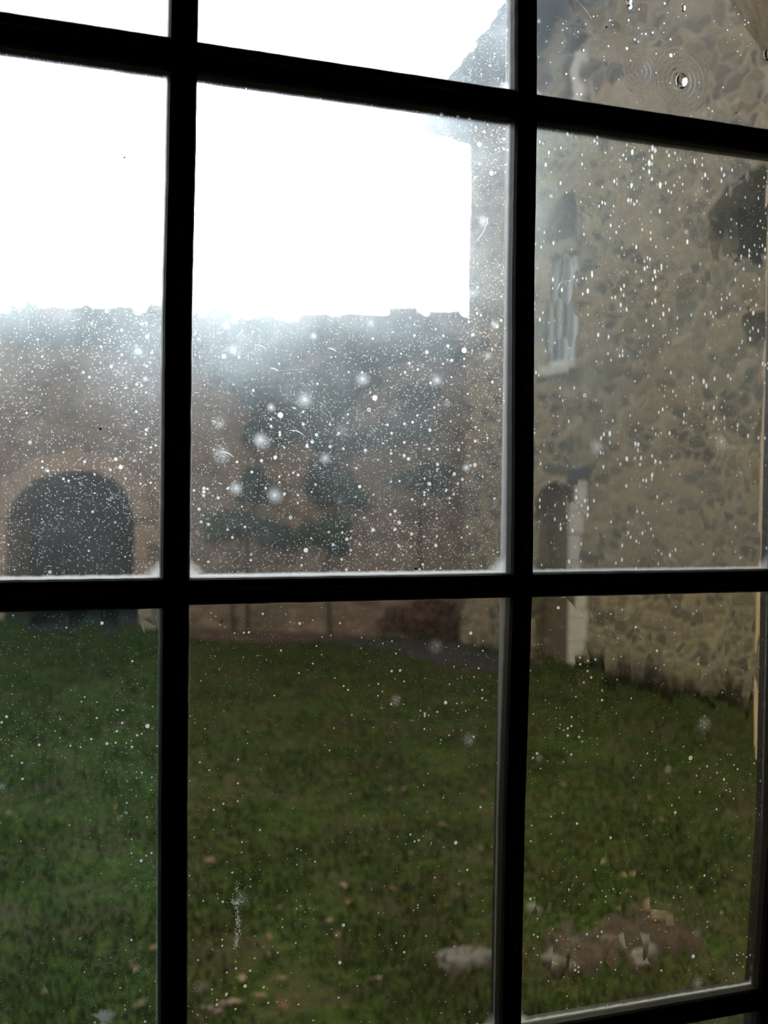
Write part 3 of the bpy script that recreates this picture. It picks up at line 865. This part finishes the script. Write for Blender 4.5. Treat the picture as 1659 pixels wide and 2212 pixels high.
panes[(2, 3)] = pane(3, 2, 3, 'strongly rippled top right pane with air bubbles', facet=0.0, wave=0.010, wave_scale=20, hammer=0.044, haze=0.10, dust=0.4, specks=0.7, grime=0.3,
    rings=[(0.4297-xr, 3.3010-zr, 0.028, 1.1), (0.3858-xr, 3.3480-zr, 0.008, 0.9), (0.3960-xr, 3.3030-zr, 0.018, 0.8), (0.4050-xr, 3.3318-zr, 0.006, 0.4)])
panes[(0, 2)] = pane(4, 0, 2, 'dusty left pane showing the gateway', facet=0.009, facet_scale=(60, 60, 26), wave=0.003, haze=0.20, dust=1.0, specks=0.9, grime=1.0)
panes[(1, 2)] = pane(5, 1, 2, 'heavily splashed middle pane', facet=0.004, facet_scale=(30, 30, 16), wave=0.002, haze=0.23, dust=1.0, specks=1.15, grime=1.1)
panes[(2, 2)] = pane(6, 2, 2, 'greenish right pane full of seed bubbles', facet=0.017, facet_scale=(95, 95, 40), wave=0.003, haze=0.26, haze_col=(0.80, 0.92, 0.95), tint=(0.97, 0.955, 0.91), dust=0.5, specks=1.35, elong=1.9, big=0.45, grime=0.7)
panes[(0, 1)] = pane(7, 0, 1, 'bluish green lower left pane', facet=0.028, facet_scale=(80, 80, 30), wave=0.004, haze=0.08, haze_col=(0.6, 0.85, 1.0), tint=(0.80, 0.95, 0.92), dust=0.6, specks=0.8, grime=0.4)
panes[(1, 1)] = pane(8, 1, 1, 'smoother lower middle pane', facet=0.003, facet_scale=(30, 30, 20), wave=0.002, haze=0.075, tint=(0.87, 0.82, 0.71), dust=0.5, specks=0.8, grime=0.5)
panes[(2, 1)] = pane(9, 2, 1, 'lower right pane with streaky faceted glass', facet=0.034, facet_scale=(85, 85, 22), wave=0.004, haze=0.045, tint=(0.92, 0.88, 0.69), dust=0.5, specks=0.8, grime=1.0)
for c in range(3): panes[(c, 0)] = pane(10+c, c, 0, None, facet=0.006, facet_scale=(60, 60, 30), wave=0.003, haze=0.1, dust=0.6, specks=0.8, grime=0.8)

# ---- single marks stuck on the panes
def deposit_mat(name, soft, col=(0.75, 0.8, 0.82), ring=0.0, hot=0.5):
    t = NT(name)
    o = t.obj()
    d = t.vec('LENGTH', t.mapping(o, sc=(1, 0, 1)), out=1)
    nn = t.noise(o, 1.6, 4, 0.7)
    d2 = t.math('ADD', d, t.math('MULTIPLY', t.math('SUBTRACT', nn, 0.5), 0.5))
    a = t.mapr(d2, soft, 0.92, 1, 0, True)
    if ring:
        a = t.math('MULTIPLY', a, t.mapr(t.math('ABSOLUTE', t.math('SUBTRACT', d, 0.62)), 0.05, 0.3, 1.0, 1-ring))
    if soft < 0:
        a = t.math('MULTIPLY', a, t.mapr(t.noise(o, 18, 3, 0.8), 0.36, 0.66, 0.1, 1.0))
        a = t.math('MAXIMUM', a, t.mapr(d, 0.10, 0.24, 1, 0, True))
    tp = t.n('ShaderNodeBsdfTransparent')
    tr = t.n('ShaderNodeBsdfTranslucent'); tr.inputs['Color'].default_value = (*col, 1)
    rg = t.n('ShaderNodeBsdfGlass'); rg.inputs['Roughness'].default_value = 0.45; rg.inputs['IOR'].default_value = 1.5
    return t.done(t.mixs(a, tp.outputs[0], t.mixs(hot, rg.outputs[0], tr.outputs[0])))
M_spot = deposit_mat('lime_spot', 0.55)
M_halo = deposit_mat('powdery_splash', -0.2, (0.9, 0.95, 1.0), hot=0.55)
M_ring = deposit_mat('ring_spot', 0.7, ring=0.6)
def milky(name, mix, rough):
    t = NT(name)
    g = t.n('ShaderNodeBsdfGlass'); g.inputs['Roughness'].default_value = rough; g.inputs['IOR'].default_value = 1.5
    tr = t.n('ShaderNodeBsdfTranslucent'); tr.inputs['Color'].default_value = (0.95, 0.97, 1, 1)
    return t.done(t.mixs(mix, g.outputs[0], tr.outputs[0]))
M_flake_glint = milky('milky_flake_glint', 0.35, 0.5)
M_thread = milky('clear_thread', 0.1, 0.15)
M_brownfleck = (lambda t: t.done(t.princ((0.30, 0.19, 0.06), 0.6)))(NT('brown_fleck'))
M_blackfleck = (lambda t: t.done(t.princ((0.01, 0.008, 0.006), 0.6)))(NT('black_fleck'))

def pane_for(X, Z):
    for (c, r), (o, ctr) in panes.items():
        if cols[c][0] <= X < cols[c][1] and rows[r][0] <= Z < rows[r+1][0]: return o, ctr
def stick(name, me_or_bm, X, Z, m, smooth=True, y=-0.0019):
    po, ctr = pane_for(X, Z)
    if isinstance(me_or_bm, bmesh.types.BMesh):
        o = bm_obj(name, me_or_bm, m, po, smooth)
    else:
        o = link(name, me_or_bm, None, po)
    o.location = (X-ctr.x, y, Z-ctr.z)
    return o
def lens_mesh(m):
    bm = bmesh.new()
    bmesh.ops.create_uvsphere(bm, u_segments=24, v_segments=8, radius=1.0)
    for v in bm.verts: v.co = Vector((v.co.x, v.co.z*1.0, v.co.y))
    me = bpy.data.meshes.new('spot'); 
    for f in bm.faces: f.smooth = True
    bm.to_mesh(me); bm.free(); me.materials.append(m); return me
LS, LH, LR = lens_mesh(M_spot), lens_mesh(M_halo), lens_mesh(M_ring)
spots = [ # X, Z, radius mm, kind
 (0.1956, 3.053, 1.7, 'r'), (0.2685, 3.1351, 4.6, 'h'), (0.1909, 3.073, 6.0, 'h'), (0.1054, 3.0871, 4.0, 'h'), (0.1006, 3.1023, 3.4, 'h'), (0.1575, 3.0993, 3.0, 'h'), (0.1962, 3.1099, 4.2, 'h'),
 (0.1976, 3.0999, 1.2, 's'), (0.0514, 3.0664, 2.6, 'h'), (0.015, 3.0686, 1.1, 's'), (-0.0152, 3.0255, 1.3, 'r'), (0.1184, 3.0622, 1.2, 's'), (0.1232, 3.0313, 5.0, 'h'), (0.1662, 3.0204, 4.2, 'h'),
 (0.1435, 2.9815, 1.4, 'r'), (0.0863, 2.9787, 1.3, 's'), (0.1139, 2.9755, 1.2, 's'), (0.1599, 3.0031, 1.1, 's'), (0.2095, 3.0813, 0.9, 's'), (0.1813, 3.0771, 0.9, 's'), (0.267, 2.9756, 1.2, 's'),
 (0.2656, 3.0163, 3.5, 'h'), (0.2433, 3.0748, 5.0, 'h'), (0.2806, 3.0931, 3.6, 'h'), (0.1742, 3.0358, 1.0, 's'), (0.2855, 3.0103, 0.8, 's'), (0.0283, 3.1061, 1.5, 's'), (0.0371, 3.0954, 1.2, 's'), (0.0197, 3.0985, 1.0, 's'),
 (0.0517, 3.1006, 1.1, 's'), (0.0454, 3.0163, 1.4, 'h'), (0.0209, 2.9847, 1.1, 's'), (-0.0035, 2.9483, 1.3, 'r'), (0.3268, 3.2066, 1.3, 'r'), (0.3558, 3.0692, 1.7, 'r'), (0.3965, 3.081, 1.0, 's'), (0.3887, 3.1589, 1.0, 's'),
 (0.3558, 2.8824, 0.9, 's'), (0.383, 2.8803, 0.9, 's'), (0.4186, 2.872, 0.8, 's'), (0.1824, 2.7112, 1.3, 'r'), (0.4128, 2.8096, 0.7, 's'), (0.4501, 2.8035, 2.0, 'r'),
 (0.0512, 2.7681, 1.1, 's'), (0.0457, 2.7192, 0.8, 's'), (0.3348, 3.0536, 0.8, 's'), (0.2557, 3.2529, 1.4, 's'), (0.2439, 3.2529, 1.6, 's'), (0.2642, 3.2524, 1.2, 's'), (0.2883, 3.1556, 1.1, 's'), (0.2756, 3.1846, 5.0, 'h'),
 (0.262, 3.205, 5.0, 'h'), (0.285, 3.115, 3.5, 'h'), (0.1330, 2.9960, 6.0, 'h'), (0.1080, 3.0000, 5.0, 'h'), (0.130, 3.052, 3.5, 'h'), (0.152, 3.0580, 6.5, 'h'), (0.047, 3.083, 3.5, 'h')]
for X, Z, R_, k in spots:
    if 3.2530 <= Z <= 3.275: Z = 3.2505
    o = stick({'s': 'lime_spot', 'h': 'powdery_splash', 'r': 'water_ring'}[k], {'s': LS, 'h': LH, 'r': LR}[k], X, Z, None)
    R_ *= 1.25 if k == 'h' else 1.0
    o.scale = (R_*0.001, 0.00015, R_*0.001)
def tube(pts3, rad, flat=1.0):
    bm = bmesh.new(); prev = None
    P = [Vector(p) for p in pts3]
    for i, p in enumerate(P):
        d = (P[min(i+1, len(P)-1)]-P[max(i-1, 0)]).normalized()
        n1 = Vector((-d.z, 0, d.x)); n2 = Vector((0, 1, 0))
        r = rad(i/(len(P)-1)) if callable(rad) else rad
        ring = [bm.verts.new(p+n1*math.cos(a)*r+n2*math.sin(a)*r*flat) for a in [2*PI*k/6 for k in range(6)]]
        if prev:
            for k in range(6): bm.faces.new((prev[k], prev[(k+1) % 6], ring[(k+1) % 6], ring[k]))
        else: bm.faces.new(ring)
        prev = ring
    bm.faces.new(prev[::-1])
    return bm
def crescent(X, Z, L, ang, thick, m=None, name='bubble_glint'):
    pts_ = []
    for k in range(13):
        u = k/12-0.5
        x = u*L; z = -0.55*L*u*u
        pts_.append((x*math.cos(ang)-z*math.sin(ang), 0, x*math.sin(ang)+z*math.cos(ang)))
    stick(name, tube(pts_, lambda t: thick*(math.sin(PI*t)**0.7+0.05), 0.4), X, Z, m or M_flake_glint)
for X, Z, L, th in ((0.1226, 3.0913, 0.0098, 0.0007), (0.1318, 3.077, 0.0064, 0.0007), (0.1474, 3.0374, 0.0108, 0.00035), (0.1019, 3.0225, 0.0106, 0.00035), (0.17, 3.0917, 0.0066, 0.0006), (0.1385, 3.108, 0.010, 0.0003), (0.0935, 3.042, 0.003, 0.0004), (0.098, 3.003, 0.003, 0.0003)):
    crescent(X, Z, L, -0.30, th)  # milky crescents shaped as the sky glints of bubbles in the glass
for X, Z, L in ((0.3868, 2.8410, 0.013), (0.4841, 2.8275, 0.009), (0.4526, 2.8538, 0.008), (0.4700, 2.8400, 0.006), (0.405, 2.894, 0.004)):
    crescent(X, Z, L, -0.35, 0.00022, M_brownfleck, 'brown_thread')
def thread(X, Z, pts2, name='scratch', r=0.00004):
    # smooth polyline relative to the first point
    P = [Vector((a-X, 0, b-Z)) for a, b in pts2]
    out = []
    for i in range(len(P)-1):
        p0, p1, p2, p3 = P[max(i-1, 0)], P[i], P[i+1], P[min(i+2, len(P)-1)]
        for k in range(6):
            t = k/6
            out.append(0.5*((2*p1)+(p2-p0)*t+(2*p0-5*p1+4*p2-p3)*t*t+(3*p1-p0-3*p2+p3)*t**3))
    out.append(P[-1])
    stick(name, tube(out, r*0.6, 0.5), X, Z, M_thread)
thread(0.0987, 3.1124, [(0.0987, 3.1124), (0.1226, 3.0904), (0.1411, 3.0557), (0.1536, 3.0412)])
thread(0.1258, 3.0744, [(0.1258, 3.0744), (0.1593, 3.0769), (0.1974, 3.0641), (0.227, 3.0498), (0.242, 3.0488)])
thread(0.3330, 3.1420, [(0.3330, 3.1420), (0.3352, 3.1470), (0.3440, 3.1500), (0.3530, 3.1520)], r=0.0002)
thread(0.3350, 3.3500, [(0.3350, 3.3500), (0.3480, 3.3420), (0.3560, 3.3340)], r=0.00012)
thread(0.0450, 3.1200, [(0.0450, 3.1200), (0.0520, 3.0980), (0.0565, 3.0780)], r=0.00007)
thread(0.2700, 3.1700, [(0.2700, 3.1700), (0.2760, 3.1780), (0.2790, 3.1880)], r=0.0003)
# little letter on the lower middle pane
def letter_D(X, Z, h):
    bm = bmesh.new()
    w, s_ = h*0.72, h*0.17
    outer = [(0, 0)]+[(w*0.35+w*0.65*math.sin(a), h/2-h/2*math.cos(a)) for a in [PI*k/12 for k in range(13)]]+[(0, h)]
    inner = [(s_, s_)]+[(w*0.35+(w*0.65-s_)*math.sin(a), h/2-(h/2-s_)*math.cos(a)) for a in [PI*k/12 for k in range(13)]]+[(s_, h-s_)]
    vo_, vi_ = [[[bm.verts.new((x, y, z)) for x, z in q] for y in (-0.0001, 0.0001)] for q in (outer, inner)]
    n = len(outer)
    for i in range(n):
        j = (i+1) % n
        bm.faces.new((vo_[0][i], vo_[0][j], vi_[0][j], vi_[0][i])); bm.faces.new((vo_[1][j], vo_[1][i], vi_[1][i], vi_[1][j]))
        bm.faces.new((vo_[0][i], vo_[0][j], vo_[1][j], vo_[1][i])); bm.faces.new((vi_[0][i], vi_[0][j], vi_[1][j], vi_[1][i]))
    stick('letter_mark', bm, X, Z, M_flake_glint, False)['label'] = 'tiny white letter D'
letter_D(0.0990, 2.9148, 0.0023)
# flaky T-shaped white smear low on the middle pane
bm = bmesh.new()
rr = random.Random(5)
for k in range(330):
    u = rr.random()
    if u < 0.28: x, z = rr.gauss(0, 0.0022), rr.gauss(0.0155, 0.0012)
    elif u < 0.42: x, z = rr.gauss(0.0008, 0.0014), rr.uniform(0.018, 0.028)
    else:
        f = rr.random(); x, z = rr.gauss(-0.0005+0.002*math.sin(f*3), 0.0009), 0.015-0.030*f
    r = rr.uniform(0.00012, 0.00032); a0 = rr.uniform(0, 6.28)
    vv = [bm.verts.new((x+math.cos(a0+q)*r*rr.uniform(0.5, 1.6), -0.00005, z+math.sin(a0+q)*r*rr.uniform(0.5, 1.6))) for q in (0, 1.6, 3.1, 4.7)]
    ww = [bm.verts.new(v.co+Vector((0, 0.0001, 0))) for v in vv]
    bm.faces.new(vv); bm.faces.new(ww[::-1])
    for i in range(4): bm.faces.new((vv[i], vv[(i+1) % 4], ww[(i+1) % 4], ww[i]))
stick('flaky_smear', bm, 0.1105, 2.7200, M_flake_glint, False)['label'] = 'flaky white T-shaped smear'
# air bubbles in the top right pane: drops of glass standing on the surface
M_bub = NT('clear_bubble'); _g = M_bub.n('ShaderNodeBsdfGlass'); _g.inputs['IOR'].default_value = 1.5; M_bub = M_bub.done(_g.outputs[0])
for X, Z, R_, e in ((0.4302, 3.3005, 0.0046, 1.25), (0.3858, 3.3508, 0.0022, 1.6), (0.3849, 3.3375, 0.0012, 1.3), (0.431, 3.3535, 0.0017, 1.8), (0.405, 3.3318, 0.0012, 1.3), (0.5050, 3.3305, 0.0032, 1.4), (0.3492, 3.3109, 0.0013, 1.3), (0.3700, 3.3350, 0.0010, 1.2)):
    bm = bmesh.new(); bmesh.ops.create_uvsphere(bm, u_segments=32, v_segments=20, radius=1.0)
    for v in bm.verts: v.co = Vector((v.co.x*R_, v.co.y*R_*0.55, v.co.z*R_*e))
    stick('air_bubble', bm, X, Z, M_bub, True, y=-0.0018-R_*0.25)
for X, Z, m_, R_ in ((0.4785, 3.2840, M_brownfleck, 0.0006), (0.2300, 2.9475, M_blackfleck, 0.0009), (0.0380, 3.2000, M_blackfleck, 0.0007), (0.3680, 3.3300, M_blackfleck, 0.0008), (0.0250, 3.0350, M_brownfleck, 0.0008), (0.4915, 3.0445, M_blackfleck, 0.0006)):
    bm = bmesh.new(); bmesh.ops.create_icosphere(bm, subdivisions=2, radius=1.0)
    for v in bm.verts: v.co = Vector((v.co.x*R_, v.co.y*0.0002, v.co.z*R_*0.9))*(1+0.2*noise.noise(v.co*3))
    stick('dirt_fleck', bm, X, Z, m_)
